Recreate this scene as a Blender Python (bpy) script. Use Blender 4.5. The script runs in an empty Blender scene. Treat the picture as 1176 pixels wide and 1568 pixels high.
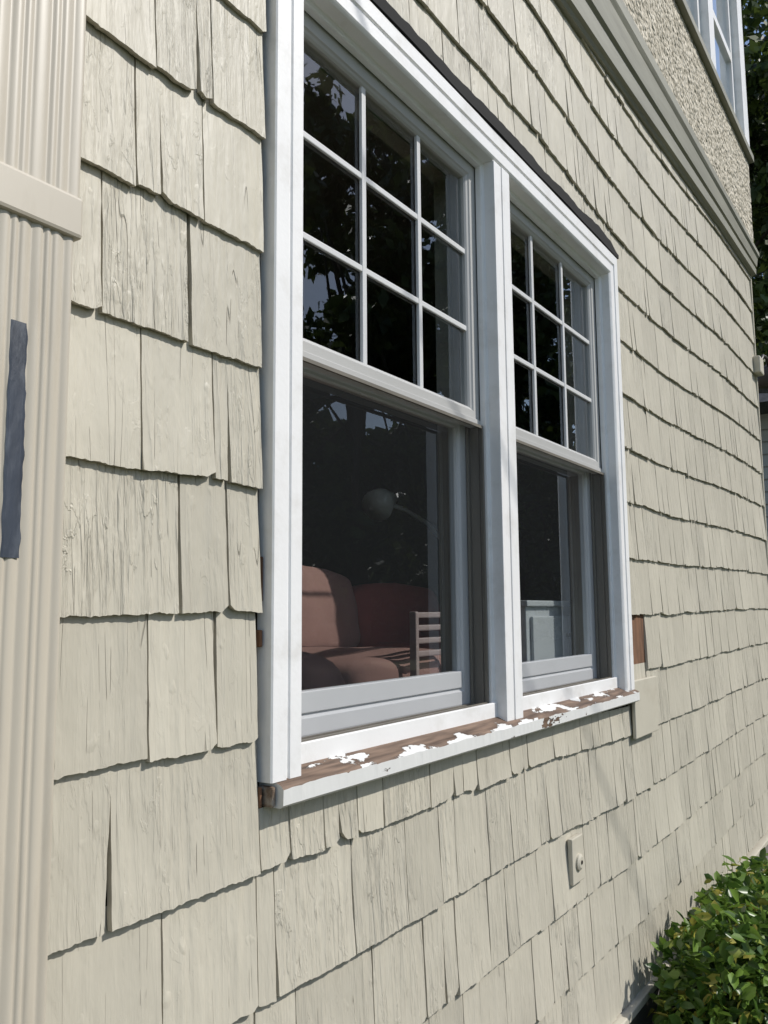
import bpy, math, random, bmesh
import numpy as np
from mathutils import Vector, Matrix, noise
random.seed(7); np.random.seed(7)
scn=bpy.context.scene
COL=scn.collection

# ---------------------------------------------------------------- helpers
def smooth(a,b,x):
    t=min(1,max(0,(x-a)/(b-a))); return t*t*(3-2*t)

def new_mat(name):
    m=bpy.data.materials.new(name); m.use_nodes=True
    nt=m.node_tree
    return m,nt,nt.nodes['Principled BSDF'],nt.nodes['Material Output']

def paint(name,col,rough=.5,var=.08,scale=6,bump=0.0,bscale=60,bdist=.002,stretch=(1,1,1),dirt=None,dirt_amt=.3,dirt_scale=5,metal=0):
    m,nt,b,o=new_mat(name); N=nt.nodes; L=nt.links
    tc=N.new('ShaderNodeTexCoord'); mp=N.new('ShaderNodeMapping'); mp.inputs['Scale'].default_value=stretch
    L.new(tc.outputs['Object'],mp.inputs[0])
    n=N.new('ShaderNodeTexNoise'); n.inputs['Scale'].default_value=scale; n.inputs['Detail'].default_value=6
    L.new(mp.outputs[0],n.inputs[0])
    mr=N.new('ShaderNodeMapRange'); mr.inputs[1].default_value=.3; mr.inputs[2].default_value=.7
    mr.inputs[3].default_value=1-var; mr.inputs[4].default_value=1+var
    L.new(n.outputs[0],mr.inputs[0])
    mul=N.new('ShaderNodeVectorMath'); mul.operation='SCALE'; mul.inputs[0].default_value=col[:3]
    L.new(mr.outputs[0],mul.inputs['Scale'])
    last=mul.outputs[0]
    if dirt:
        n2=N.new('ShaderNodeTexNoise'); n2.inputs['Scale'].default_value=dirt_scale; n2.inputs['Detail'].default_value=8; n2.inputs['Roughness'].default_value=.65
        L.new(mp.outputs[0],n2.inputs[0])
        r=N.new('ShaderNodeMapRange'); r.inputs[1].default_value=.5; r.inputs[2].default_value=.75; r.inputs[4].default_value=dirt_amt
        L.new(n2.outputs[0],r.inputs[0])
        mx=N.new('ShaderNodeMix'); mx.data_type='RGBA'; mx.inputs[7].default_value=(*dirt,1)
        L.new(r.outputs[0],mx.inputs[0]); L.new(last,mx.inputs[6]); last=mx.outputs[2]
    L.new(last,b.inputs['Base Color'])
    b.inputs['Roughness'].default_value=rough; b.inputs['Metallic'].default_value=metal
    if bump:
        n3=N.new('ShaderNodeTexNoise'); n3.inputs['Scale'].default_value=bscale; n3.inputs['Detail'].default_value=5
        L.new(mp.outputs[0],n3.inputs[0])
        bp=N.new('ShaderNodeBump'); bp.inputs['Strength'].default_value=bump; bp.inputs['Distance'].default_value=bdist
        L.new(n3.outputs[0],bp.inputs['Height']); L.new(bp.outputs[0],b.inputs['Normal'])
    return m

def empty(name,parent=None):
    e=bpy.data.objects.new(name,None); COL.objects.link(e); e.parent=parent; return e

def mesh_obj(name,verts,faces,mat,parent=None,smoothf=False):
    me=bpy.data.meshes.new(name); me.from_pydata([tuple(v) for v in verts],[],faces)
    if mat: me.materials.append(mat)
    if smoothf: me.polygons.foreach_set('use_smooth',[True]*len(me.polygons))
    me.update()
    ob=bpy.data.objects.new(name,me); COL.objects.link(ob); ob.parent=parent
    return ob

def bevel(ob,w=.002,seg=2):
    md=ob.modifiers.new('bevel','BEVEL'); md.width=w; md.segments=seg; md.limit_method='ANGLE'; md.angle_limit=math.radians(35)
    return ob

def boxgeo(V,F,x0,x1,y0,y1,z0,z1):
    i=len(V)
    V+= [(x0,y0,z0),(x1,y0,z0),(x1,y1,z0),(x0,y1,z0),(x0,y0,z1),(x1,y0,z1),(x1,y1,z1),(x0,y1,z1)]
    F+= [(i,i+3,i+2,i+1),(i+4,i+5,i+6,i+7),(i,i+1,i+5,i+4),(i+1,i+2,i+6,i+5),(i+2,i+3,i+7,i+6),(i+3,i,i+4,i+7)]

def boxes(name,lst,mat,parent=None,bv=0):
    V=[];F=[]
    for b in lst: boxgeo(V,F,*b)
    ob=mesh_obj(name,V,F,mat,parent)
    if bv: bevel(ob,bv)
    return ob

def ring(name,x0,x1,z0,z1,prof,mat,parent,closed=True):
    """sweep profile [(inset,y)] round a rectangle (mitred corners)"""
    V=[];F=[];n=len(prof)
    for o,y in prof:
        if closed: V+=[(x0+o,y,z0+o),(x0+o,y,z1-o),(x1-o,y,z1-o),(x1-o,y,z0+o)]
        else: V+=[(x0+o,y,z0),(x0+o,y,z1-o),(x1-o,y,z1-o),(x1-o,y,z0)]
    for j in range(n-1):
        for s in range(4 if closed else 3):
            a=j*4+s;b=j*4+(s+1)%4
            F.append((a,b,b+4,a+4))
    return mesh_obj(name,V,F,mat,parent)

def tube(V,F,pts,rads,seg=8):
    base=len(V); prev=None
    n=len(pts)
    for i,p in enumerate(pts):
        p=Vector(p)
        d=(Vector(pts[min(i+1,n-1)])-Vector(pts[max(i-1,0)])).normalized()
        u=d.orthogonal().normalized() if prev is None else (prev-d*prev.dot(d)).normalized()
        prev=u; w=d.cross(u)
        for k in range(seg):
            a=2*math.pi*k/seg
            V.append(tuple(p+(u*math.cos(a)+w*math.sin(a))*rads[i]))
    for i in range(n-1):
        for k in range(seg):
            a=base+i*seg+k; b=base+i*seg+(k+1)%seg
            F.append((a,b,b+seg,a+seg))
    F.append(tuple(base+k for k in range(seg))[::-1]); F.append(tuple(base+(n-1)*seg+k for k in range(seg)))

# ---------------------------------------------------------------- materials
SH=(.548,.512,.422)
def shingle_material():
    m,nt,b,o=new_mat('painted_cedar_shingle'); N=nt.nodes; L=nt.links
    tc=N.new('ShaderNodeTexCoord'); at=N.new('ShaderNodeAttribute'); at.attribute_name='rnd'
    cx=N.new('ShaderNodeCombineXYZ'); 
    m1=N.new('ShaderNodeMath'); m1.operation='MULTIPLY'; m1.inputs[1].default_value=37.3; L.new(at.outputs['Fac'],m1.inputs[0])
    m2=N.new('ShaderNodeMath'); m2.operation='MULTIPLY'; m2.inputs[1].default_value=11.7; L.new(at.outputs['Fac'],m2.inputs[0])
    L.new(m1.outputs[0],cx.inputs[0]); L.new(m2.outputs[0],cx.inputs[2])
    ad=N.new('ShaderNodeVectorMath'); L.new(tc.outputs['Object'],ad.inputs[0]); L.new(cx.outputs[0],ad.inputs[1])
    def nz(sc,scale,det,rough=.55,dist=0):
        mp=N.new('ShaderNodeMapping'); mp.inputs['Scale'].default_value=sc; L.new(ad.outputs[0],mp.inputs[0])
        n=N.new('ShaderNodeTexNoise'); n.inputs['Scale'].default_value=scale; n.inputs['Detail'].default_value=det
        n.inputs['Roughness'].default_value=rough; n.inputs['Distortion'].default_value=dist
        L.new(mp.outputs[0],n.inputs[0]); return n.outputs[0]
    def mr(a,i0,i1,o0=0,o1=1):
        x=N.new('ShaderNodeMapRange'); x.inputs[1].default_value=i0; x.inputs[2].default_value=i1; x.inputs[3].default_value=o0; x.inputs[4].default_value=o1
        L.new(a,x.inputs[0]); return x.outputs[0]
    def op(o_,a,k):
        x=N.new('ShaderNodeMath'); x.operation=o_; L.new(a,x.inputs[0])
        if isinstance(k,(int,float)): x.inputs[1].default_value=k
        else: L.new(k,x.inputs[1])
        return x.outputs[0]
    def mad(a,k,c=None):
        x=N.new('ShaderNodeMath'); x.operation='MULTIPLY_ADD'; L.new(a,x.inputs[0]); x.inputs[1].default_value=k
        if c is not None: L.new(c,x.inputs[2])
        else: x.inputs[2].default_value=0
        return x.outputs[0]
    grain=nz((11,3,.9),8,5,.55,.5)
    grain2=nz((5,2,.42),9,4,.5,.5)
    flake=nz((3.4,2,.9),9,5,.6,.6)
    fine=nz((45,10,3),9,3,.6)
    lump=nz((3,1,1.0),9,3,.5,.3)
    big=nz((1,1,1),2.3,4)
    blob=nz((1.6,1,.8),24,2,.4)
    region=nz((2.2,1,.9),4,3,.5)
    rid=mr(grain,.46,.62)
    rid2=mr(grain2,.52,.58)
    flk=mr(flake,.56,.585)
    crk=nz((7,2,.22),5,1,.4,.1)
    ck=op('SUBTRACT',crk,.5); ck=op('ABSOLUTE',ck,0); ck=mr(ck,0,.0045,1,0)
    ck=op('MULTIPLY',ck,mr(lump,.52,.58))
    st=op('FRACT',op('MULTIPLY',at.outputs['Fac'],7.31),0)
    st=op('POWER',st,1.4)
    sr=op('MULTIPLY',mr(st,0,1,.14,1.2),mr(region,.36,.56,.35,1))
    h=mad(grain,.30); h=mad(rid,.30,h); h=mad(rid2,.28,h); h=mad(flk,.22,h); h=mad(fine,.07,h); 
    h=op('MULTIPLY',h,sr)
    h=mad(ck,-.35,h)
    h=mad(lump,.75,h)
    h=mad(mr(blob,.69,.77),.18,h)
    bp=N.new('ShaderNodeBump'); bp.inputs['Strength'].default_value=.9; bp.inputs['Distance'].default_value=.0064
    L.new(h,bp.inputs['Height']); L.new(bp.outputs[0],b.inputs['Normal'])
    mm=op('MULTIPLY',mr(at.outputs['Fac'],0,1,.93,1.05),mr(big,.3,.7,.91,1.05))
    mm=op('MULTIPLY',mm,mr(fine,.3,.7,.975,1.02))
    mm=op('MULTIPLY',mm,mr(rid2,0,1,.975,1.015))
    sc=N.new('ShaderNodeVectorMath'); sc.operation='SCALE'; sc.inputs[0].default_value=SH; L.new(mm,sc.inputs['Scale'])
    mx=N.new('ShaderNodeMix'); mx.data_type='RGBA'; mx.inputs[7].default_value=(.22,.19,.145,1)
    L.new(op('MULTIPLY',ck,.5),mx.inputs[0]); L.new(sc.outputs[0],mx.inputs[6]); 
    L.new(mx.outputs[2],b.inputs['Base Color'])
    b.inputs['Roughness'].default_value=.5; b.inputs['Specular IOR Level'].default_value=.4
    return m
M_sh=shingle_material()
M_white=paint('white_paint',(.84,.835,.83),.4,.03,5,.25,90,.0015,dirt=(.50,.47,.41),dirt_amt=.4,dirt_scale=9)
M_sash=paint('sash_vinyl_grey',(.46,.455,.44),.4,.04,4)
M_rail=paint('lower_rail_vinyl',(.55,.56,.57),.35,.04,4)
M_grille=paint('grille_white',(.62,.62,.62),.4,.03,4)
M_track=paint('jamb_track',(.16,.145,.12),.5,.15,8,stretch=(1,1,.2))
M_liner=paint('jamb_liner',(.36,.34,.30),.5,.1,8)
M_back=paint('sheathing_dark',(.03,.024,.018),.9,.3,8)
M_wood=paint('bare_wood',(.17,.085,.045),.85,.4,9,.6,60,.002,stretch=(4,1,.6),dirt=(.05,.03,.018),dirt_amt=.8,dirt_scale=12)
M_rot=paint('rotted_wood_end',(.16,.11,.075),.9,.4,30,.9,60,.004,dirt=(.45,.43,.38),dirt_amt=.9,dirt_scale=30)
M_beige=paint('beige_paint',SH,.5,.04,5,.3,50,.001,dirt=(.38,.33,.25),dirt_amt=.4,dirt_scale=7)
M_spout=paint('downspout_beige_enamel',(.53,.48,.395),.42,.05,3,.15,30,.001,stretch=(2,2,.4),dirt=(.32,.27,.20),dirt_amt=.5,dirt_scale=6)
M_band=paint('weathered_shaded_trim',(.27,.265,.215),.6,.12,6,.4,40,.002,stretch=(.3,1,2),dirt=(.17,.16,.13),dirt_amt=.5)  # base colour darkened to paint in the band's underside shade; noise adds weathering
M_black=paint('black_flashing',(.006,.006,.006),.9,.2)
M_tape=paint('dark_tape',(.04,.05,.07),.45,.3,12,.9,40,.002,stretch=(2,1,.6),dirt=(.20,.22,.25),dirt_amt=.5,dirt_scale=20)
M_room=paint('interior_plaster',(.32,.31,.29),.9,.05)
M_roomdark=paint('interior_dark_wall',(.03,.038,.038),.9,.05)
M_floor=paint('interior_floor',(.16,.10,.06),.6,.2,3)
M_conc=paint('foundation_concrete',(.22,.21,.19),.9,.15,5,.5,30,.004)
M_roof=paint('asphalt_shingle_roof',(.10,.10,.105),.9,.25,9,.5,30,.004)
M_iron=paint('dark_bronze',(.04,.033,.028),.45,.2)

def stucco():
    m,nt,b,o=new_mat('pebble_stucco'); N=nt.nodes; L=nt.links
    tc=N.new('ShaderNodeTexCoord'); v=N.new('ShaderNodeTexVoronoi'); v.inputs['Scale'].default_value=38
    n=N.new('ShaderNodeTexNoise'); n.inputs['Scale'].default_value=26; n.inputs['Detail'].default_value=6
    L.new(tc.outputs['Object'],v.inputs[0]); L.new(tc.outputs['Object'],n.inputs[0])
    s=N.new('ShaderNodeMath'); s.operation='SUBTRACT'; L.new(n.outputs[0],s.inputs[0]); L.new(v.outputs[0],s.inputs[1])
    bp=N.new('ShaderNodeBump'); bp.inputs['Strength'].default_value=1; bp.inputs['Distance'].default_value=.018
    L.new(s.outputs[0],bp.inputs['Height']); L.new(bp.outputs[0],b.inputs['Normal'])
    cr=N.new('ShaderNodeValToRGB'); cr.color_ramp.elements[0].color=(.30,.27,.20,1); cr.color_ramp.elements[1].color=(.60,.55,.45,1)
    cr.color_ramp.elements[0].position=.3; cr.color_ramp.elements[1].position=.6
    L.new(n.outputs[0],cr.inputs[0]); L.new(cr.outputs[0],b.inputs['Base Color']); b.inputs['Roughness'].default_value=.9
    return m
M_stucco=stucco()

def peel():
    m,nt,b,o=new_mat('peeling_white_paint'); N=nt.nodes; L=nt.links
    tc=N.new('ShaderNodeTexCoord'); mp=N.new('ShaderNodeMapping'); mp.inputs['Scale'].default_value=(1,2.2,2.2); L.new(tc.outputs['Object'],mp.inputs[0])
    n=N.new('ShaderNodeTexNoise'); n.inputs['Scale'].default_value=9; n.inputs['Detail'].default_value=7; n.inputs['Roughness'].default_value=.58; L.new(mp.outputs[0],n.inputs[0])
    g=N.new('ShaderNodeNewGeometry'); sx=N.new('ShaderNodeSeparateXYZ'); L.new(g.outputs['True Normal'],sx.inputs[0])
    a=N.new('ShaderNodeMath'); a.operation='MULTIPLY_ADD'; a.inputs[1].default_value=.26; L.new(sx.outputs[2],a.inputs[0]); L.new(n.outputs[0],a.inputs[2])
    r=N.new('ShaderNodeMapRange'); r.inputs[1].default_value=.650; r.inputs[2].default_value=.662; L.new(a.outputs[0],r.inputs[0])
    wn=N.new('ShaderNodeTexNoise'); wn.inputs['Scale'].default_value=30; wn.inputs['Detail'].default_value=6
    mp2=N.new('ShaderNodeMapping'); mp2.inputs['Scale'].default_value=(.3,3,3); L.new(tc.outputs['Object'],mp2.inputs[0]); L.new(mp2.outputs[0],wn.inputs[0])
    cr=N.new('ShaderNodeValToRGB'); cr.color_ramp.elements[0].color=(.06,.035,.022,1); cr.color_ramp.elements[1].color=(.24,.16,.11,1)
    cr.color_ramp.elements[0].position=.3; cr.color_ramp.elements[1].position=.7; L.new(wn.outputs[0],cr.inputs[0])
    mx=N.new('ShaderNodeMix'); mx.data_type='RGBA'; mx.inputs[6].default_value=(.70,.70,.68,1); L.new(r.outputs[0],mx.inputs[0]); L.new(cr.outputs[0],mx.inputs[7])
    L.new(mx.outputs[2],b.inputs['Base Color'])
    iv=N.new('ShaderNodeMath'); iv.operation='SUBTRACT'; iv.inputs[0].default_value=1; L.new(r.outputs[0],iv.inputs[1])
    bp=N.new('ShaderNodeBump'); bp.inputs['Strength'].default_value=1; bp.inputs['Distance'].default_value=.004; L.new(iv.outputs[0],bp.inputs['Height']); L.new(bp.outputs[0],b.inputs['Normal'])
    b.inputs['Roughness'].default_value=.6
    return m
M_peel=peel()

def glassm(name,tint,boost=1.0):
    m,nt,b,o=new_mat(name); N=nt.nodes; L=nt.links
    N.remove(b)
    tr=N.new('ShaderNodeBsdfTransparent'); tr.inputs[0].default_value=tint
    gl=N.new('ShaderNodeBsdfGlossy'); gl.inputs['Roughness'].default_value=0.0; gl.inputs[0].default_value=(.92,.96,1,1)
    tc=N.new('ShaderNodeTexCoord'); n=N.new('ShaderNodeTexNoise'); n.inputs['Scale'].default_value=2.5; L.new(tc.outputs['Object'],n.inputs[0])
    bp=N.new('ShaderNodeBump'); bp.inputs['Strength'].default_value=.3; bp.inputs['Distance'].default_value=.004; L.new(n.outputs[0],bp.inputs['Height']); L.new(bp.outputs[0],gl.inputs['Normal'])
    # thin single-sheet pane: same Fresnel from both faces
    ge=N.new('ShaderNodeNewGeometry'); io=N.new('ShaderNodeMapRange'); io.inputs[3].default_value=1.5; io.inputs[4].default_value=1/1.5; L.new(ge.outputs['Backfacing'],io.inputs[0])
    f=N.new('ShaderNodeFresnel'); L.new(io.outputs[0],f.inputs[0])
    mu=N.new('ShaderNodeMath'); mu.operation='MULTIPLY'; mu.inputs[1].default_value=1.9*boost; mu.use_clamp=True; L.new(f.outputs[0],mu.inputs[0])
    mx=N.new('ShaderNodeMixShader'); L.new(mu.outputs[0],mx.inputs[0]); L.new(tr.outputs[0],mx.inputs[1]); L.new(gl.outputs[0],mx.inputs[2]); L.new(mx.outputs[0],o.inputs[0])
    return m
M_glass=glassm('window_glass',(.90,.93,.92,1))
def screenm():
    m,nt,b,o=new_mat('insect_screen_mesh'); N=nt.nodes; L=nt.links
    b.inputs['Base Color'].default_value=(.06,.065,.07,1); b.inputs['Roughness'].default_value=.6
    tr=N.new('ShaderNodeBsdfTransparent'); mx=N.new('ShaderNodeMixShader'); mx.inputs[0].default_value=.11
    L.new(tr.outputs[0],mx.inputs[1]); L.new(b.outputs[0],mx.inputs[2]); L.new(mx.outputs[0],o.inputs[0]); return m
M_screen=screenm()

def leafm(name,c1,c2,c3=None,rough=.45,tr=.25):
    m,nt,b,o=new_mat(name); N=nt.nodes; L=nt.links
    at=N.new('ShaderNodeAttribute'); at.attribute_name='rnd'
    cr=N.new('ShaderNodeValToRGB'); e=cr.color_ramp.elements; e[0].color=(*c1,1); e[1].color=(*c2,1); e[1].position=.85
    if c3: x=e.new(.96); x.color=(*c3,1)
    L.new(at.outputs['Fac'],cr.inputs[0]); L.new(cr.outputs[0],b.inputs['Base Color']); b.inputs['Roughness'].default_value=rough
    tl=N.new('ShaderNodeBsdfTranslucent'); L.new(cr.outputs[0],tl.inputs[0])
    mx=N.new('ShaderNodeMixShader'); mx.inputs[0].default_value=tr; L.new(b.outputs[0],mx.inputs[1]); L.new(tl.outputs[0],mx.inputs[2]); L.new(mx.outputs[0],o.inputs[0])
    return m
M_leaf=leafm('tree_leaves',(.025,.045,.012),(.10,.14,.03))
M_bleaf=leafm('shrub_leaves',(.045,.10,.018),(.17,.28,.045),(.44,.40,.08),.35,.3)
M_bark=paint('bark',(.07,.055,.04),.95,.3,8,.8,20,.02,stretch=(3,3,.6))

# ---------------------------------------------------------------- house
house=empty('shingled_house')
XL,XR,ZT,ZB=1.150,3.190,1.378,-.293
Z0,DZ=.0014,.2213
CORN=6.28; LEFT=-1.6

def coff(x,z):
    w1=smooth(2.4,3.2,x)*(1-smooth(3.6,5.5,x)); w2=smooth(3.4,6.3,x)
    return -w1*(.018+.02*max(z,0))+w2*(.045*max(z,0))

joints={4:[.72,.870,1.0,1.14],3:[.70,.838,.985,1.14],2:[.60,.781,.957,1.14],1:[.70,.864,1.0185,1.14],0:[.68,.9465,1.058,1.14],
        -1:[.64,.8907,1.033,1.14],-2:[.62,.83,1.223],-3:[.70,.933,1.188,1.42,1.617],-4:[.8,1.0,1.25]}
SV=[];SF=[];SR=[]
def shingle(x0,x1,zb,zt,zc,gap=.0018,tL=False,tR=False,rnd=None,split=True):
    w=x1-x0
    if rnd is None: rnd=random.random()
    if split and w>.10 and random.random()<.28:
        xs=x0+w*random.uniform(.25,.75); g=random.uniform(.002,.007)
        shingle(x0,xs,zb,zt,zc,gap,tL,g,rnd,False); shingle(xs,x1,zb,zt,zc,gap,g,tR,rnd,False); return
    far=x0>3.6 or x1<.3
    nx=max(4,int(w/(.012 if far else .005))); nz=8 if far else 16
    H=zt-zb
    gl=gap*random.uniform(.4,1.5); gr=gap*random.uniform(.4,1.5)
    skl=random.uniform(-.002,.002); skr=random.uniform(-.002,.002)
    drop=random.gauss(0,.0020); tilt=random.gauss(0,.004)
    cup=random.uniform(-.0005,.0012); lift=random.choice([0,0,0,.001,.0025,.0035]); s1=random.random()*50
    amp=random.choice([.0004,.0007,.0012,.0018])
    cA=(random.random()<.22) ; cB=(random.random()<.22); cs=random.uniform(.004,.012)
    base=len(SV)
    for j in range(nz+1):
        t=(j/nz)**1.3
        ga=gl if tL is False else max(0,tL*(1-t/.75)); gb=gr if tR is False else max(0,tR*(1-t/.75))
        xa=x0+ga+(skl*(t-.5) if tL is False else 0); xb=x1-gb+(skr*(t-.5) if tR is False else 0)
        for i in range(nx+1):
            s=i/nx
            x=xa+(xb-xa)*s; z=zb+H*t
            if i in(0,nx): x+=noise.noise(Vector((z*25,s1,i)))*.0014
            o=coff(x,zc)
            k=(1-t)**3
            rag=0
            if zb<=zc+.001:
                rag=noise.noise(Vector((x*26,s1,0)))*.0028+noise.noise(Vector((x*120,s1,3)))*.0026
                rag+=drop+tilt*(s-.5)
                if cA and s*w<cs*1.6: rag+=cs*(1-s*w/(cs*1.6))
                if cB and (1-s)*w<cs*1.6: rag+=cs*(1-(1-s)*w/(cs*1.6))
            z+=rag*k
            hh=(z-zc)
            y=.015+.010*hh/DZ - lift*k - cup*((2*s-1)**2)*k
            y+=noise.noise(Vector((x*60+s1,s1,z*5)))*amp + noise.noise(Vector((x*13,z*9,s1)))*.0011
            SV.append((x,y,z+o)); SR.append(rnd)
    for j in range(nz):
        for i in range(nx):
            a=base+j*(nx+1)+i; SF.append((a,a+1,a+nx+2,a+nx+1))
    b2=len(SV)
    for i in range(nx+1):
        v=SV[base+i]; SV.append((v[0],v[1]+.010,v[2]+.001)); SR.append(rnd)
    for i in range(nx):
        a=base+i; SF.append((b2+i,b2+i+1,a+1,a))
    for side in(0,nx):
        b3=len(SV)
        for j in range(nz+1):
            v=SV[base+j*(nx+1)+side]; SV.append((v[0],v[1]+.010,v[2])); SR.append(rnd)
        for j in range(nz):
            a=base+j*(nx+1)+side; q=(a,b3+j,b3+j+1,a+nx+1)
            SF.append(q if side else q[::-1])
WX0,WX1=XL-.009,XR+.008
for k in range(-6,11):
    zc=Z0+DZ*k; ztop=zc+DZ+.03
    xs=[LEFT]
    ex=sorted(joints.get(k,[]))
    first=ex[0] if ex else None
    lim=first if first else CORN
    while xs[-1]<lim-.12: xs.append(xs[-1]+random.uniform(.10,.26))
    if first:
        while xs[-1]>first-.08: xs.pop()
        xs+=ex
    while xs[-1]<CORN-.10: xs.append(xs[-1]+random.choice([random.uniform(.06,.12),random.uniform(.10,.2),random.uniform(.14,.26)]))
    xs[-1]=CORN
    if k==-1: xs=sorted([x for x in xs if not(3.18<x<3.53)]+[3.43])
    segs=[]
    for a,b in zip(xs[:-1],xs[1:]):
        parts=[]
        if b<=WX0 or a>=WX1: parts=[(a,b,zc,ztop)]
        else:
            if a<WX0 and WX0-a>.03: parts.append((a,WX0,zc,ztop))
            if b>WX1 and b-WX1>.03: parts.append((WX1,b,zc,ztop))
            m0=max(a,WX0);m1=min(b,WX1)
            if m1-m0>.02:
                if zc+DZ>ZT and zc<ZT+.03: parts.append((m0,m1,max(zc,ZT+.045),ztop))
                elif zc>=ZT: parts.append((m0,m1,zc,ztop))
                elif zc<-.345: parts.append((m0,m1,zc,min(ztop,-.336)))
        for p in parts:
            if k==-1 and p[0]>3.1 and p[1]<3.45: continue
            segs.append(p)
    for p in segs: 
        g=.0018
        if random.random()<.12: g=.0045
        tl=tr=False
        if k==-2 and abs(p[1]-.83)<.01: tr=.011
        if k==-2 and abs(p[0]-.83)<.01: tl=.001
        shingle(*p,zc,gap=g,tL=tl,tR=tr,split=(p[0]>1.2 or random.random()<.5))
sid=mesh_obj('shingle_siding',SV,SF,M_sh,house,smoothf=True)
at=sid.data.attributes.new('rnd','FLOAT','POINT'); at.data.foreach_set('value',SR)
try: sid.data.set_sharp_from_angle(angle=math.radians(40))
except Exception as e: print(e)

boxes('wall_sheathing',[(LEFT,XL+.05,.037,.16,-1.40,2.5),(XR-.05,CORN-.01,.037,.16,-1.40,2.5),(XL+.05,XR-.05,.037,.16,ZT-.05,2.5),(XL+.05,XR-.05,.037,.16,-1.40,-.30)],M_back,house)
boxes('foundation',[(LEFT+.03,CORN-.03,.05,.3,-1.9,-1.40)],M_conc,house)
boxes('base_trim',[(LEFT,CORN,-.012,.045,-1.372,-1.345)],M_beige,house,.004)
boxes('exposed_wood',[(XR+.004,3.44,.029,.036,-.25,.03)],M_wood,house)
boxes('exposed_wood_strip',[(XL-.009,XL-.003,.016,.035,-.335,-.30),(XL-.009,XL-.003,.018,.035,-.06,-.03),(XL-.008,XL-.003,.018,.035,.02,.10)],M_wood,house,.002)
boxes('repair_patch',[(XR-.005,3.475,-.002,.012,-.475,-.262)],M_beige,house,.004)
boxes('side_wall',[(CORN-.01,CORN+.015,.012,8,-1.40,2.5),(LEFT-.02,LEFT,.012,8,-1.4,2.5)],M_beige,house)
boxes('rear_wall',[(LEFT,CORN,7.9,8.05,-1.9,5)],M_beige,house)
boxes('room_shell',[(LEFT,CORN-.02,.17,5,-.70,-.62),],M_floor,house)
boxes('room_walls',[(LEFT+.3,LEFT+.4,.17,5,-.62,2.0),(LEFT,CORN-.02,.17,5.1,2.0,2.1)],M_room,house)
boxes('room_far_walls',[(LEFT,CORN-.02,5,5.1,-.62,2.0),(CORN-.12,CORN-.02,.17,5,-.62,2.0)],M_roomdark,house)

def band():
    V=[];F=[]
    xs=[LEFT,0,1.3,2.6,3.4,4.3,5.2,CORN+.03]
    def zb(x): return 2.14+.22*smooth(1.8,6.9,x)*1.0
    prof=[(0,.03),(0,.004),(.04,-.004),(.06,-.018),(.30,-.020),(.33,-.012),(.37,-.012),(.40,-.026),(.75,-.034),(.82,-.046),(1,-.046),(1.0,.0)]
    for x in xs:
        z0=zb(x); 
        for t,y in prof: V.append((x,y,z0+(2.515-z0)*t))
    n=len(prof)
    for i in range(len(xs)-1):
        for j in range(n-1):
            a=i*n+j; F.append((a,a+n,a+n+1,a+1))
    F.append(tuple((len(xs)-1)*n+j for j in range(n)))
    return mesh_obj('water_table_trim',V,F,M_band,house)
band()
def stucco_wall():
    V=[];F=[];nx=300;nz=44
    x0,x1,z0,z1=2.3,CORN+.01,2.516,3.19
    for j in range(nz+1):
        for i in range(nx+1):
            x=x0+(x1-x0)*i/nx; z=z0+(z1-z0)*j/nz
            V.append((x,-.016+noise.noise(Vector((x*32,z*32,0)))*.005+noise.noise(Vector((x*75,z*75,5)))*.003,z))
    for j in range(nz):
        for i in range(nx):
            a=j*(nx+1)+i; F.append((a,a+1,a+nx+2,a+nx+1))
    return mesh_obj('stucco_wall',V,F,M_stucco,house)
stucco_wall()
boxes('stucco_body',[(LEFT,2.3,-.016,.16,2.516,5.0),(2.3,CORN+.005,0,.16,2.516,3.19),(2.3,4.15,-.016,.16,3.191,5.0),(4.15,CORN+.005,-.016,.16,4.6,5.0),(CORN-.15,CORN+.012,.16,8,2.5,5.0)],M_stucco,house)
uw=empty('upper_window',house)
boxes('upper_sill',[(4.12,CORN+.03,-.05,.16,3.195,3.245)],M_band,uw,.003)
boxes('upper_casing',[(4.15,4.27,-.03,.1,3.247,4.6),(5.10,5.24,-.03,.1,3.247,4.6),(6.12,CORN+.015,-.03,.12,3.247,4.6),(4.27,5.10,-.03,.1,4.5,4.6),(5.24,6.12,-.03,.1,4.5,4.6)],M_white,uw,.003)
boxes('upper_sash',[(4.27,4.33,.02,.06,3.247,4.5),(5.04,5.10,.02,.06,3.247,4.5),(5.24,5.30,.02,.06,3.247,4.5),(6.06,6.12,.02,.06,3.247,4.5),(4.33,5.04,.02,.06,3.247,3.31),(5.30,6.06,.02,.06,3.247,3.31),(4.33,5.04,.02,.06,3.86,3.92),(5.30,6.06,.02,.06,3.86,3.92)],M_white,uw,.002)
boxes('upper_curtain',[(4.2,6.2,.061,.07,3.2,4.6)],paint('curtain',(.36,.355,.38),.9,.1,3,stretch=(12,1,.5)),uw)
def pane(name,x0,x1,y,z0,z1,par): return mesh_obj(name,[(x0,y,z0),(x1,y,z0),(x1,y,z1),(x0,y,z1)],[(0,1,2,3)],M_glass,par)
pane('upper_glass',4.31,5.06,.04,3.30,4.5,uw); pane('upper_glass_2',5.28,6.08,.04,3.30,4.5,uw)
V=[(LEFT-.4,-.35,5.0),(CORN+.4,-.35,5.0),(CORN+.4,8.4,5.0),(LEFT-.4,8.4,5.0),(LEFT-.4,4,7.4),(CORN+.4,4,7.4)]
mesh_obj('roof',V,[(0,1,5,4),(3,4,5,2),(0,4,3),(1,2,5),(0,3,2,1)],M_roof,house)

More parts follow.
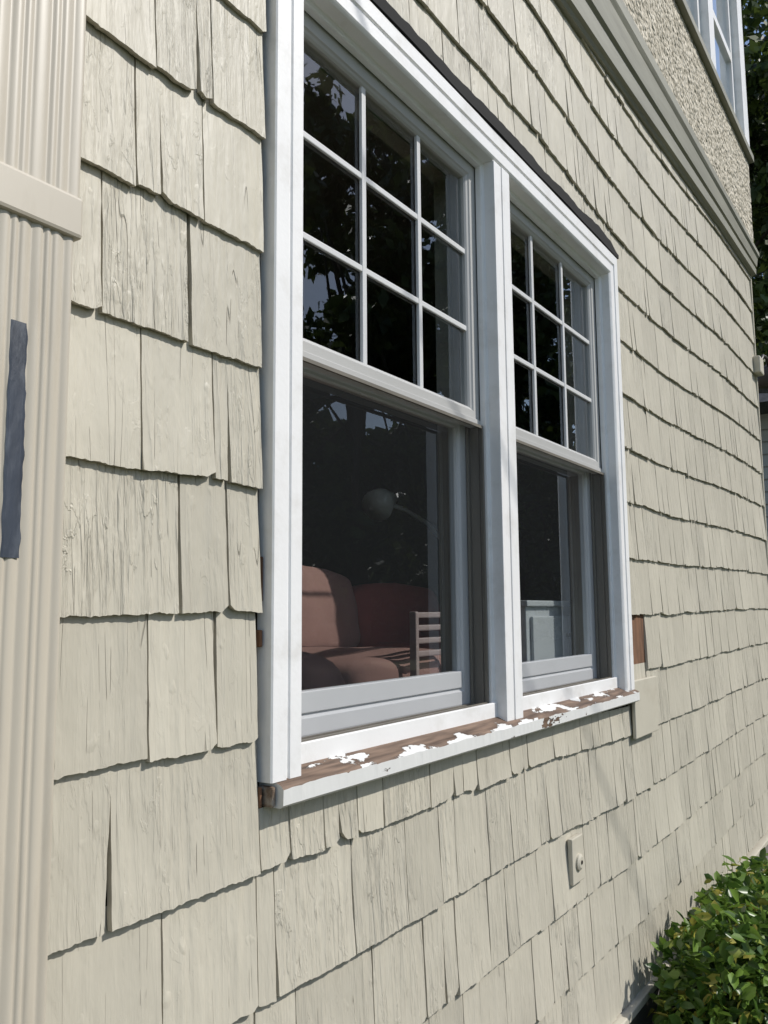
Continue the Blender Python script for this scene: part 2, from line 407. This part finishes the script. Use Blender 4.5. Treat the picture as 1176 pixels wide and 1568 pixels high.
# ---------------------------------------------------------------- window
win=empty('double_window',house)
cas=[(0,.034),(0,.001),(.003,-.002),(.040,-.002),(.043,.003),(.048,.003),(.051,-.001),(.082,-.001),(.086,.002),(.090,.006),(.092,.034)]
ring('casing',XL,XR,ZB,ZT,cas,M_white,win,closed=False)
MX0,MX1=2.100,2.200
boxes('mullion',[(MX0,2.146,.0015,.04,-.293,ZT-.0915),(2.150,MX1,.0,.04,-.293,ZT-.0915),(2.144,2.152,.010,.039,-.293,ZT-.0915)],M_white,win,.002)
OPEN=[(XL+.092,MX0),(MX1,XR-.092)]
OZ0,OZ1=-.262,ZT-.092
for n,(a,b) in enumerate(OPEN):
    u=empty('sash_unit_%d'%(n+1),win)
    ring('outer_stop',a,b,OZ0,OZ1,[(0,.034),(.002,.036),(.010,.038),(.012,.041),(.012,.056),(.003,.057)],M_white,u)
    ring('jamb_track',a,b,OZ0,OZ1,[(.003,.057),(.003,.066),(.007,.066),(.007,.072),(.003,.072),(.003,.094),(.014,.0945),(.014,.102)],M_track,u)
    ring('jamb_liner',a,b,OZ0,OZ1,[(.014,.102),(.004,.103),(.004,.112),(.009,.112),(.009,.118),(.004,.118),(.004,.142),(.02,.1425),(.02,.19),(.0,.195),(-.06,.195)],M_liner,u)
    x0,x1=a+.006,b-.006
    ring('upper_sash',x0,x1,.512,OZ1-.004,[(0,.092),(0,.061),(.004,.060),(.038,.060),(.041,.064),(.046,.067),(.050,.072),(.050,.092)],M_sash,u)
    gx0,gx1,gz0,gz1=x0+.048,x1-.048,.560,OZ1-.052
    pane('upper_glass',gx0,gx1,.081,gz0,gz1,u)
    mv=[gx0+(gx1-gx0)*i/3 for i in(1,2)]; mh=[gz0+(gz1-gz0)*i/3 for i in(1,2)]
    bl=[]
    for x in mv: bl.append((x-.0085,x+.0085,.0702,.0795,gz0-.001,gz1+.001))
    for z in mh: bl.append((gx0-.001,gx1+.001,.0715,.0790,z-.0075,z+.0075))
    boxes('muntins',bl,M_grille,u,.002)
    boxes('meeting_rail',[(x0,x1,.056,.0598,.512,.528),(x0+.002,x1-.002,.0925,.104,.518,.556)],M_sash,u,.0015)
    ring('lower_sash',x0+.002,x1-.002,-.250,.556,[(0,.135),(0,.106),(.004,.105),(.036,.105),(.040,.110),(.046,.112),(.048,.118),(.048,.135)],M_rail,u)
    boxes('lower_rail',[(x0+.047,x1-.047,.1055,.134,-.2035,-.160)],M_rail,u,.002)
    pane('lower_glass',x0+.045,x1-.045,.121,-.163,.51,u)
    ring('screen_frame',a+.013,b-.013,-.250,.511,[(0,.054),(0,.047),(.008,.047),(.008,.054)],M_track,u)
    mesh_obj('screen_mesh',[(a+.02,.0505,-.24),(b-.02,.0505,-.24),(b-.02,.0505,.50),(a+.02,.0505,.50)],[(0,1,2,3)],M_screen,u)
    boxes('frame_bottom',[(a,b,.040,.195,-.30,-.2625),(a,b,.030,.0395,-.30,-.243)],M_white,u,.002)
def sill():
    V=[];F=[];n=160
    x0,x1=XL+.012,XR+.002
    for i in range(n+1):
        x=x0+(x1-x0)*i/n
        j=noise.noise(Vector((x*9,0,0)))*.0025+noise.noise(Vector((x*45,1,0)))*.0018
        for (y,z) in [(.045,-.279),(.030,-.281),(-.002,-.294),(-.012+j,-.298),(-.018+j,-.303+j),(-.018+j*.5,-.331),(-.012,-.336),(.036,-.336)]:
            V.append((x,y,z))
    for i in range(n):
        for k in range(7):
            a=i*8+k; F.append((a,a+1,a+9,a+8))
    F.append(tuple(range(8))[::-1]); F.append(tuple(n*8+k for k in range(8)))
    return mesh_obj('sill',V,F,M_peel,win)
sill()
boxes('sill_end_rot',[(XL+.001,XL+.0115,-.004,.034,-.335,-.299)],M_rot,win,.005)
V=[];F=[];n=140
for i in range(n+1):
    x=XL-.01+(XR+.012-XL+.01)*i/n
    w=.034+.018*noise.noise(Vector((x*4.2,3,0)))+.005*noise.noise(Vector((x*23,3,0)))+.006*smooth(1.6,2.6,x)
    w*=.35+.65*smooth(0,.1,XR+.012-x)
    y=-.006-.003*noise.noise(Vector((x*4,7,0)))
    z=ZT+.0015
    V+=[(x,y,z),(x,y,z+w),(x,.03,z+w+.012),(x,.03,z)]
for i in range(n):
    for k in range(4):
        a=i*4+k;b=i*4+(k+1)%4; F.append((a,b,b+4,a+4))
F.append((0,1,2,3)); F.append((n*4+3,n*4+2,n*4+1,n*4))
mesh_obj('head_flashing',V,F,M_black,win)

oc=empty('outdoor_outlet_cover')
boxes('plate',[(2.535,2.628,.004,.02,-.825,-.69)],M_beige,oc,.003)
V=[];F=[]; tube(V,F,[(2.583,.004,-.765),(2.583,-.002,-.765),(2.583,-.006,-.765)],[.024,.024,.016],20)
mesh_obj('round_cap',V,F,M_beige,oc)
V=[];F=[]; tube(V,F,[(2.583,-.006,-.765),(2.583,-.008,-.765)],[.006,.006],10)
mesh_obj('screw',V,F,M_iron,oc)

# ---------------------------------------------------------------- downspout
ds=empty('downspout')
def spout(name,x0,x1,yf,yb,z0,z1,mat,nrib=7):
    sec=[]
    def side(p,q,n,nrm,seed):
        for i in range(n*8):
            t=i/(n*8); tt=t+.025*math.sin(t*17+seed); x=p[0]+(q[0]-p[0])*t; y=p[1]+(q[1]-p[1])*t
            d=.0035*(abs(math.sin(math.pi*n*tt))**.7)
            sec.append((x+nrm[0]*d,y+nrm[1]*d))
    side((x0,yf),(x1,yf),nrib,(0,-1),1); side((x1,yf),(x1,yb),4,(1,0),0); side((x1,yb),(x0,yb),nrib,(0,1),0); side((x0,yb),(x0,yf),4,(-1,0),0)
    V=[];F=[];n=len(sec);m=60
    for j in range(m+1):
        z=z0+(z1-z0)*j/m; wob=noise.noise(Vector((z*3,x0,0)))*.0015
        for x,y in sec: V.append((x+wob,y+wob+noise.noise(Vector((x*20,z*6,1)))*.0012,z))
    for j in range(m):
        for i in range(n):
            a=j*n+i;b=j*n+(i+1)%n; F.append((a,b,b+n,a+n))
    return mesh_obj(name,V,F,mat,ds,smoothf=True)
spout('lower_pipe',.535,.655,-.088,-.012,-1.7,.50,M_spout,8)
spout('upper_pipe',.533,.659,-.092,-.010,.51,5.0,M_spout,7)
boxes('strap',[(.526,.663,-.0985,-.006,.481,.537)],M_spout,ds,.005)
V=[];F=[];n=60
for i in range(n+1):
    z=.066+(.350-.066)*i/n
    wl=.0015*noise.noise(Vector((z*40,0,0))); wr=.0025*noise.noise(Vector((z*50,5,0)))-.0015*(i>n*.7)
    for x,y in [(.571+wl,-.0914),(.574,-.0924),(.591,-.0924),(.595+wr,-.0914)]: V.append((x,y,z))
for i in range(n):
    for k in range(3):
        a=i*4+k; F.append((a,a+1,a+5,a+4))
mesh_obj('tape',V,F,M_tape,ds)
boxes('elbow',[(.53,.66,-.35,-.01,-1.745,-1.68)],M_spout,ds,.01)

# ---------------------------------------------------------------- interior furniture
M_sofa=paint('coral_upholstery',(.29,.07,.06),.9,.12,5,.4,120,.002,dirt=(.3,.07,.06),dirt_amt=.4)
M_sofa2=paint('tan_red_upholstery',(.26,.14,.12),.9,.12,5,.4,120,.002)
sofa=empty('sofa')
def cushion(name,x0,x1,y0,y1,z0,z1,mat,parent,tilt=0,puff=.3):
    cx,cy,cz=(x0+x1)/2,(y0+y1)/2,(z0+z1)/2; hx,hy,hz=(x1-x0)/2,(y1-y0)/2,(z1-z0)/2
    bm=bmesh.new(); bmesh.ops.create_cube(bm,size=2); bmesh.ops.subdivide_edges(bm,edges=bm.edges[:],cuts=11,use_grid_fill=True)
    for v in bm.verts:
        p=v.co.copy()
        l=max(1e-6,(abs(p.x)**6+abs(p.y)**6+abs(p.z)**6)**(1/6)); r=p/l
        b=1+puff*.25*(1-abs(p.x))*(1-abs(p.z))
        q=Vector((r.x*hx,r.y*hy*b,r.z*hz*(1+puff*.2*(1-abs(p.x)))))
        q+=Vector((0,0,1))*noise.noise(Vector((q.x*5+cx,q.y*5,q.z*5)))*.014+Vector((0,1,0))*noise.noise(Vector((q.x*12+cx,q.y*5,q.z*12)))*.012
        v.co=q
    me=bpy.data.meshes.new(name); bm.to_mesh(me); bm.free()
    me.materials.append(mat); me.polygons.foreach_set('use_smooth',[True]*len(me.polygons))
    ob=bpy.data.objects.new(name,me); COL.objects.link(ob)
    ob.location=(cx,cy,cz); ob.rotation_euler=(tilt,0,0); ob.parent=parent
    return ob
SX=[2.05,2.76,3.42]
for i in range(2):
    cushion('seat_cushion_%d'%(i+1),SX[i],SX[i+1],.44,1.02,-.31,-.13,M_sofa2 if i==0 else M_sofa,sofa)
    cushion('back_cushion_%d'%(i+1),SX[i],SX[i+1],.92,1.16,-.18,.15-.05*(i>0),M_sofa2 if i==0 else M_sofa,sofa,math.radians(-10),.6)
cushion('base',2.0,3.45,.44,1.2,-.56,-.31,M_sofa2,sofa,0,0)
cushion('back_frame',2.0,3.45,1.12,1.34,-.56,.06,M_sofa,sofa,0,0)
cushion('arm_1',1.82,2.04,.45,1.3,-.60,-.12,M_sofa2,sofa,0,.2)
cushion('arm_2',3.44,3.64,.44,1.3,-.60,-.06,M_sofa,sofa,0,.2)
fl=empty('floor_lamp')
M_lamp=paint('lamp_white_metal',(.88,.87,.85),.3,.03)
V=[];F=[]
tube(V,F,[(4.42,1.52,-.61),(4.43,1.50,.10),(4.42,1.48,.28),(4.33,1.46,.42),(4.15,1.45,.50),(3.92,1.45,.55),(3.78,1.45,.57)],[.013]*7,10)
mesh_obj('stem',V,F,M_lamp,fl,True)
V=[];F=[]; tube(V,F,[(3.82,1.45,.60),(3.77,1.44,.60),(3.64,1.42,.57),(3.58,1.41,.54)],[.012,.030,.070,.085],16)
mesh_obj('shade',V,F,M_lamp,fl,True)
V=[];F=[]; tube(V,F,[(4.42,1.52,-.62),(4.42,1.52,-.60)],[.14,.13],24); mesh_obj('foot',V,F,M_lamp,fl)
cab=empty('white_cabinet')
M_cab=paint('cabinet_white',(.55,.57,.59),.5,.03)
boxes('body',[(2.76,3.50,.235,.42,-.62,.014)],M_cab,cab,.004)
boxes('top',[(2.74,3.52,.22,.43,.0145,.036)],M_cab,cab,.004)
boxes('doors',[(2.79,3.12,.222,.2345,-.57,-.02),(3.14,3.47,.222,.2345,-.57,-.02)],M_cab,cab,.004)
boxes('knobs',[(3.09,3.105,.208,.2215,-.10,-.085),(3.155,3.17,.208,.2215,-.10,-.085)],M_iron,cab,.003)
ch=empty('reflected_slat_chair')  # added inside to stand in for a chair reflected in the glass
cb=[(2.26,2.28,.38,.405,-.62,.0),(2.50,2.52,.38,.405,-.62,.0),(2.26,2.28,.20,.225,-.62,-.25),(2.50,2.52,.20,.225,-.62,-.25),(2.245,2.535,.19,.41,-.249,-.228)]
for i in range(4): cb.append((2.28,2.50,.385,.40,-.14+.040*i,-.122+.040*i))
boxes('frame',cb,paint('chair_rose_paint',(.36,.28,.27),.5,.04),ch,.004)

cl=empty('outdoor_wall_lamp')
boxes('bracket',[(CORN-.10,CORN+.035,-.03,.02,1.62,1.74)],M_beige,cl,.01)
V=[];F=[]
tube(V,F,[(CORN+.02,.0,1.70),(CORN+.15,-.01,1.80),(CORN+.3,-.01,1.82),(CORN+.42,-.01,1.76)],[.012]*4,10)
tube(V,F,[(CORN+.42,-.01,1.80),(CORN+.42,-.01,1.76),(CORN+.42,-.01,1.68),(CORN+.42,-.01,1.62)],[.03,.07,.13,.15],20)
mesh_obj('arm_and_shade',V,F,M_iron,cl,True)

# ---------------------------------------------------------------- sun direction and utility cable
EL=math.radians(44); AZ=math.radians(30)
sd=Vector((math.sin(AZ)*math.cos(EL),-math.cos(AZ)*math.cos(EL),math.sin(EL)))
A=Vector((2.11,0,.44))+3.2*sd; B=Vector((3.17,0,-.927))+5*sd; dr=B-A
cp=[A-dr*(A.y/dr.y)]
cp[0].y=-.02
cp+= [A-dr*.8,A,A+dr*.5,B,B+dr*.8]
P0=B+dr*.8; PE=Vector((20,-12.9,5.2))
for t in (.2,.4,.6,.8,1): 
    q=P0.lerp(PE,t); q.z-=1.1*t*(1-t)*2; cp.append(q)
V=[];F=[]; tube(V,F,[tuple(p) for p in cp],[.0065]*len(cp),8)
mesh_obj('overhead_utility_cable',V,F,M_black,None,True)
V=[];F=[]; tube(V,F,[(20,-12.9,-1.8),(20,-12.9,2),(20,-12.9,7)],[.15,.13,.10],12)
boxgeo(V,F,19.0,21.0,-12.98,-12.88,6.1,6.25)
mesh_obj('utility_pole',V,F,M_bark,None)

# ---------------------------------------------------------------- foliage
def leaves_mesh(name,centers,size,mat,parent,up=.3,jit=.5,shape='quad'):
    n=len(centers); c=np.asarray(centers)
    nr=np.random.normal(size=(n,3)); nr[:,2]+=up; nr/=np.linalg.norm(nr,axis=1)[:,None]
    t=np.random.normal(size=(n,3)); t-=nr*np.sum(t*nr,axis=1)[:,None]; t/=np.linalg.norm(t,axis=1)[:,None]
    b=np.cross(nr,t)
    s=(size*np.random.uniform(1-jit,1+jit,n))[:,None]
    if shape=='quad': loc=[(-1,0,0),(-.1,.55,.1),(1,0,0),(-.1,-.55,.1)]
    else: loc=[(-1,0,0),(-.35,.5,.14),(.35,.45,.12),(1,0,-.12),(.35,-.45,.12),(-.35,-.5,.14)]
    k=len(loc)
    V=np.zeros((n,k,3))
    for i,(p,q,r) in enumerate(loc): V[:,i]=c+t*s*p+b*s*q+nr*s*r
    V=V.reshape(-1,3)
    me=bpy.data.meshes.new(name)
    if k==4:
        me.vertices.add(n*4); me.loops.add(n*4); me.polygons.add(n)
        me.vertices.foreach_set('co',V.ravel()); me.loops.foreach_set('vertex_index',np.arange(n*4,dtype=np.int32))
        me.polygons.foreach_set('loop_start',np.arange(0,n*4,4,dtype=np.int32))
    else:
        idx=np.array([0,1,2,3, 0,3,4,5]); L=(np.arange(n)[:,None]*6+idx[None]).ravel().astype(np.int32)
        me.vertices.add(n*6); me.loops.add(n*8); me.polygons.add(n*2)
        me.vertices.foreach_set('co',V.ravel()); me.loops.foreach_set('vertex_index',L)
        me.polygons.foreach_set('loop_start',np.arange(0,n*8,4,dtype=np.int32))
    me.update(calc_edges=True); me.validate()
    a=me.attributes.new('rnd','FLOAT','POINT'); a.data.foreach_set('value',np.repeat(np.random.random(n),k).astype(np.float32))
    me.materials.append(mat)
    ob=bpy.data.objects.new(name,me); COL.objects.link(ob); ob.parent=parent
    return ob

GZ=-1.75
def tree(x,y,h,r,ncl=70,per=300,leaf=.16,low=.25):
    e=empty('broadleaf_tree')
    V=[];F=[]
    tube(V,F,[(x,y,GZ-.1),(x+.1,y,GZ+h*.25),(x-.1,y+.1,GZ+h*.5),(x,y,GZ+h*.85)],[.022*h*.8,.018*h*.8,.012*h*.8,.04],10)
    C=[]
    for i in range(ncl):
        while True:
            p=np.random.uniform(-1,1,3)
            if .25<np.linalg.norm(p)<1: break
        cc=np.array([x+p[0]*r,y+p[1]*r,GZ+h*(low+(1-low)*(.5+.5*p[2]))])
        C.append(cc)
        zb=GZ+h*(.2+.4*random.random())
        if i%2==0: tube(V,F,[(x,y,zb),tuple((np.array([x,y,zb])+cc)/2+np.array([0,0,.3])),tuple(cc)],[.09,.05,.015],5)
    mesh_obj('trunk_and_limbs',V,F,M_bark,e,True)
    pts=[]
    for cc in C:
        rr=r*random.uniform(.16,.32)
        q=np.random.normal(size=(per,3)); q/=np.linalg.norm(q,axis=1)[:,None]; q*=(np.random.random(per)**.45)[:,None]*rr
        q[:,2]*=.7; pts.append(cc+q)
    leaves_mesh('crown',np.concatenate(pts),leaf,M_leaf,e)
for (x,y,h,r) in [(23,-15,22,5.2),(31,-16,23,5.4),(40,-17,24,6),(50,-18,24,6)]:
    tree(x,y,h,r,56,230,.26,.06)
tree(19,3.5,19,4.2,130,420,.12,.12)
tree(27,1.0,21,5,100,300,.16,.10)
tree(36,-3.5,20,5,80,240,.2,.08)
def tree_mass(name,x0,x1,y0,y1,hmin,hmax,n,per,leaf):
    pts=[]
    for i in range(n):
        x=random.uniform(x0,x1); y=random.uniform(y0,y1); hh=hmin+(hmax-hmin)*(.5+.5*noise.noise(Vector((x*.15,y*.1,0))))
        z=GZ+random.uniform(0.2,hh); rr=random.uniform(.9,1.9)
        q=np.random.normal(size=(per,3)); q/=np.linalg.norm(q,axis=1)[:,None]; q*=(np.random.random(per)**.45)[:,None]*rr
        pts.append(np.array([x,y,z])+q)
    P=np.concatenate(pts); P=P[P[:,2]>GZ]
    return leaves_mesh(name,P,leaf,M_leaf,None)
tree_mass('distant_tree_mass',12,95,-31,-27,9,16,480,100,.5)
tree_mass('added_hedge_row',4,60,-20.5,-19,2.6,4.0,260,110,.26)  # unseen hedge, added to keep the lower pane reflections dark

bush=empty('boxwood_shrub')
bc=np.array([4.0,-.27,-1.62]); 
pts=[]
lob=[(-.40,.0,.10,.36,.28,.50),(-.76,.0,.07,.33,.26,.48),(-.05,0,.04,.42,.30,.52),(.4,.0,-.06,.45,.32,.50),(.85,.0,-.18,.45,.32,.5),(0,-.15,-.25,.6,.28,.3),(1.25,0,-.25,.5,.34,.45),(-.6,-.10,-.05,.38,.24,.40)]
for (dx,dy,dz,rx,ry,rz) in lob:
    n=3000; q=np.random.normal(size=(n,3)); q/=np.linalg.norm(q,axis=1)[:,None]
    rad=1-np.abs(np.random.normal(0,.15,n)); bumpy=np.array([noise.noise(Vector(tuple(v*3.5+dx)))*.26 for v in q])
    q*= (rad+bumpy)[:,None]; pts.append(bc+np.array([dx,dy,dz])+q*np.array([rx,ry,rz]))
P=np.concatenate(pts); P=P[(P[:,1]<-.01)&(P[:,2]>GZ)]
leaves_mesh('leaves',P,.026,M_bleaf,bush,up=.9,jit=.4,shape='leaf')
V=[];F=[]
for i in range(90):
    a=random.uniform(0,6.28); rr=random.uniform(.1,.35); ox=random.uniform(-.7,1.2)
    tube(V,F,[(bc[0]+ox+.06*math.cos(a),bc[1]+.05*math.sin(a),GZ-.03),(bc[0]+ox+rr*.6*math.cos(a),bc[1]+rr*.4*math.sin(a),-1.5),(bc[0]+ox+rr*math.cos(a),bc[1]+rr*.6*math.sin(a),-1.28)],[.008,.006,.003],5)
mesh_obj('stems',V,F,M_bark,bush)

# ---------------------------------------------------------------- ground & neighbour
M_grass=paint('grass_ground',(.045,.065,.02),.95,.35,3,.8,40,.03,dirt=(.08,.06,.035),dirt_amt=.7,dirt_scale=1.2)
mesh_obj('ground',[(-300,-300,GZ),(300,-300,GZ),(300,300,GZ),(-300,300,GZ)],[(0,1,2,3)],M_grass)
M_mulch=paint('mulch',(.07,.045,.03),.95,.4,14,1,60,.02)
mesh_obj('mulch_bed',[(LEFT,-1.1,GZ+.004),(CORN,-1.1,GZ+.004),(CORN,.05,GZ+.004),(LEFT,.05,GZ+.004)],[(0,1,2,3)],M_mulch)
nb=empty('neighboring_house')
M_nb=paint('neighbor_siding',(.42,.43,.43),.6,.05)
boxes('walls',[(14.5,24,1.2,9,GZ,3.1)],M_nb,nb)
boxes('clapboards',[(14.46,14.5,1.19,9,GZ+.2*i,GZ+.2*i+.17) for i in range(24)],M_nb,nb)
mesh_obj('roof',[(13.6,.5,3.1),(24.5,.5,3.1),(24.5,9.5,3.1),(13.6,9.5,3.1),(15.5,5,5.2),(24,5,5.2)],[(0,1,5,4),(2,3,4,5),(3,0,4),(1,2,5),(0,3,2,1)],M_roof,nb)
boxes('windows',[(14.40,14.455,1.6,2.5,-.2,1.4)],M_track,nb)
boxes('porch_posts',[(13.7,13.85,.7,.85,GZ,3.1),(13.7,13.85,3.7,3.85,GZ,3.1)],M_white,nb)

# ---------------------------------------------------------------- light
sun=bpy.data.lights.new('sun','SUN'); sun.energy=3.8; sun.angle=math.radians(.7); sun.color=(1,.965,.91)
so=bpy.data.objects.new('sun',sun); COL.objects.link(so); so.rotation_euler=sd.to_track_quat('Z','Y').to_euler()
w=bpy.data.worlds.new('World'); scn.world=w; w.use_nodes=True
nt=w.node_tree; bg=nt.nodes['Background']; sky=nt.nodes.new('ShaderNodeTexSky'); sky.sky_type='NISHITA'; sky.sun_disc=False
sky.sun_elevation=EL; sky.sun_rotation=math.atan2(sd.x,sd.y)
nt.links.new(sky.outputs[0],bg.inputs[0]); bg.inputs[1].default_value=.135
# ---------------------------------------------------------------- camera
dh=Vector((.55244,-.09303,-.82834)); dv=Vector((-.00791,.99315,-.11681)); dn=dv.cross(dh)
R=Matrix((dh,dn,dv)).to_4x4()
cam=bpy.data.cameras.new('camera'); co=bpy.data.objects.new('camera',cam); COL.objects.link(co)
co.matrix_world=Matrix.Translation((0,-1,0))@R
cam.sensor_fit='HORIZONTAL'; cam.sensor_width=36; cam.lens=36*1300/1176; cam.clip_start=.02; cam.clip_end=900
scn.camera=co
scn.view_settings.view_transform='Standard'; scn.view_settings.look='None'; scn.view_settings.exposure=0
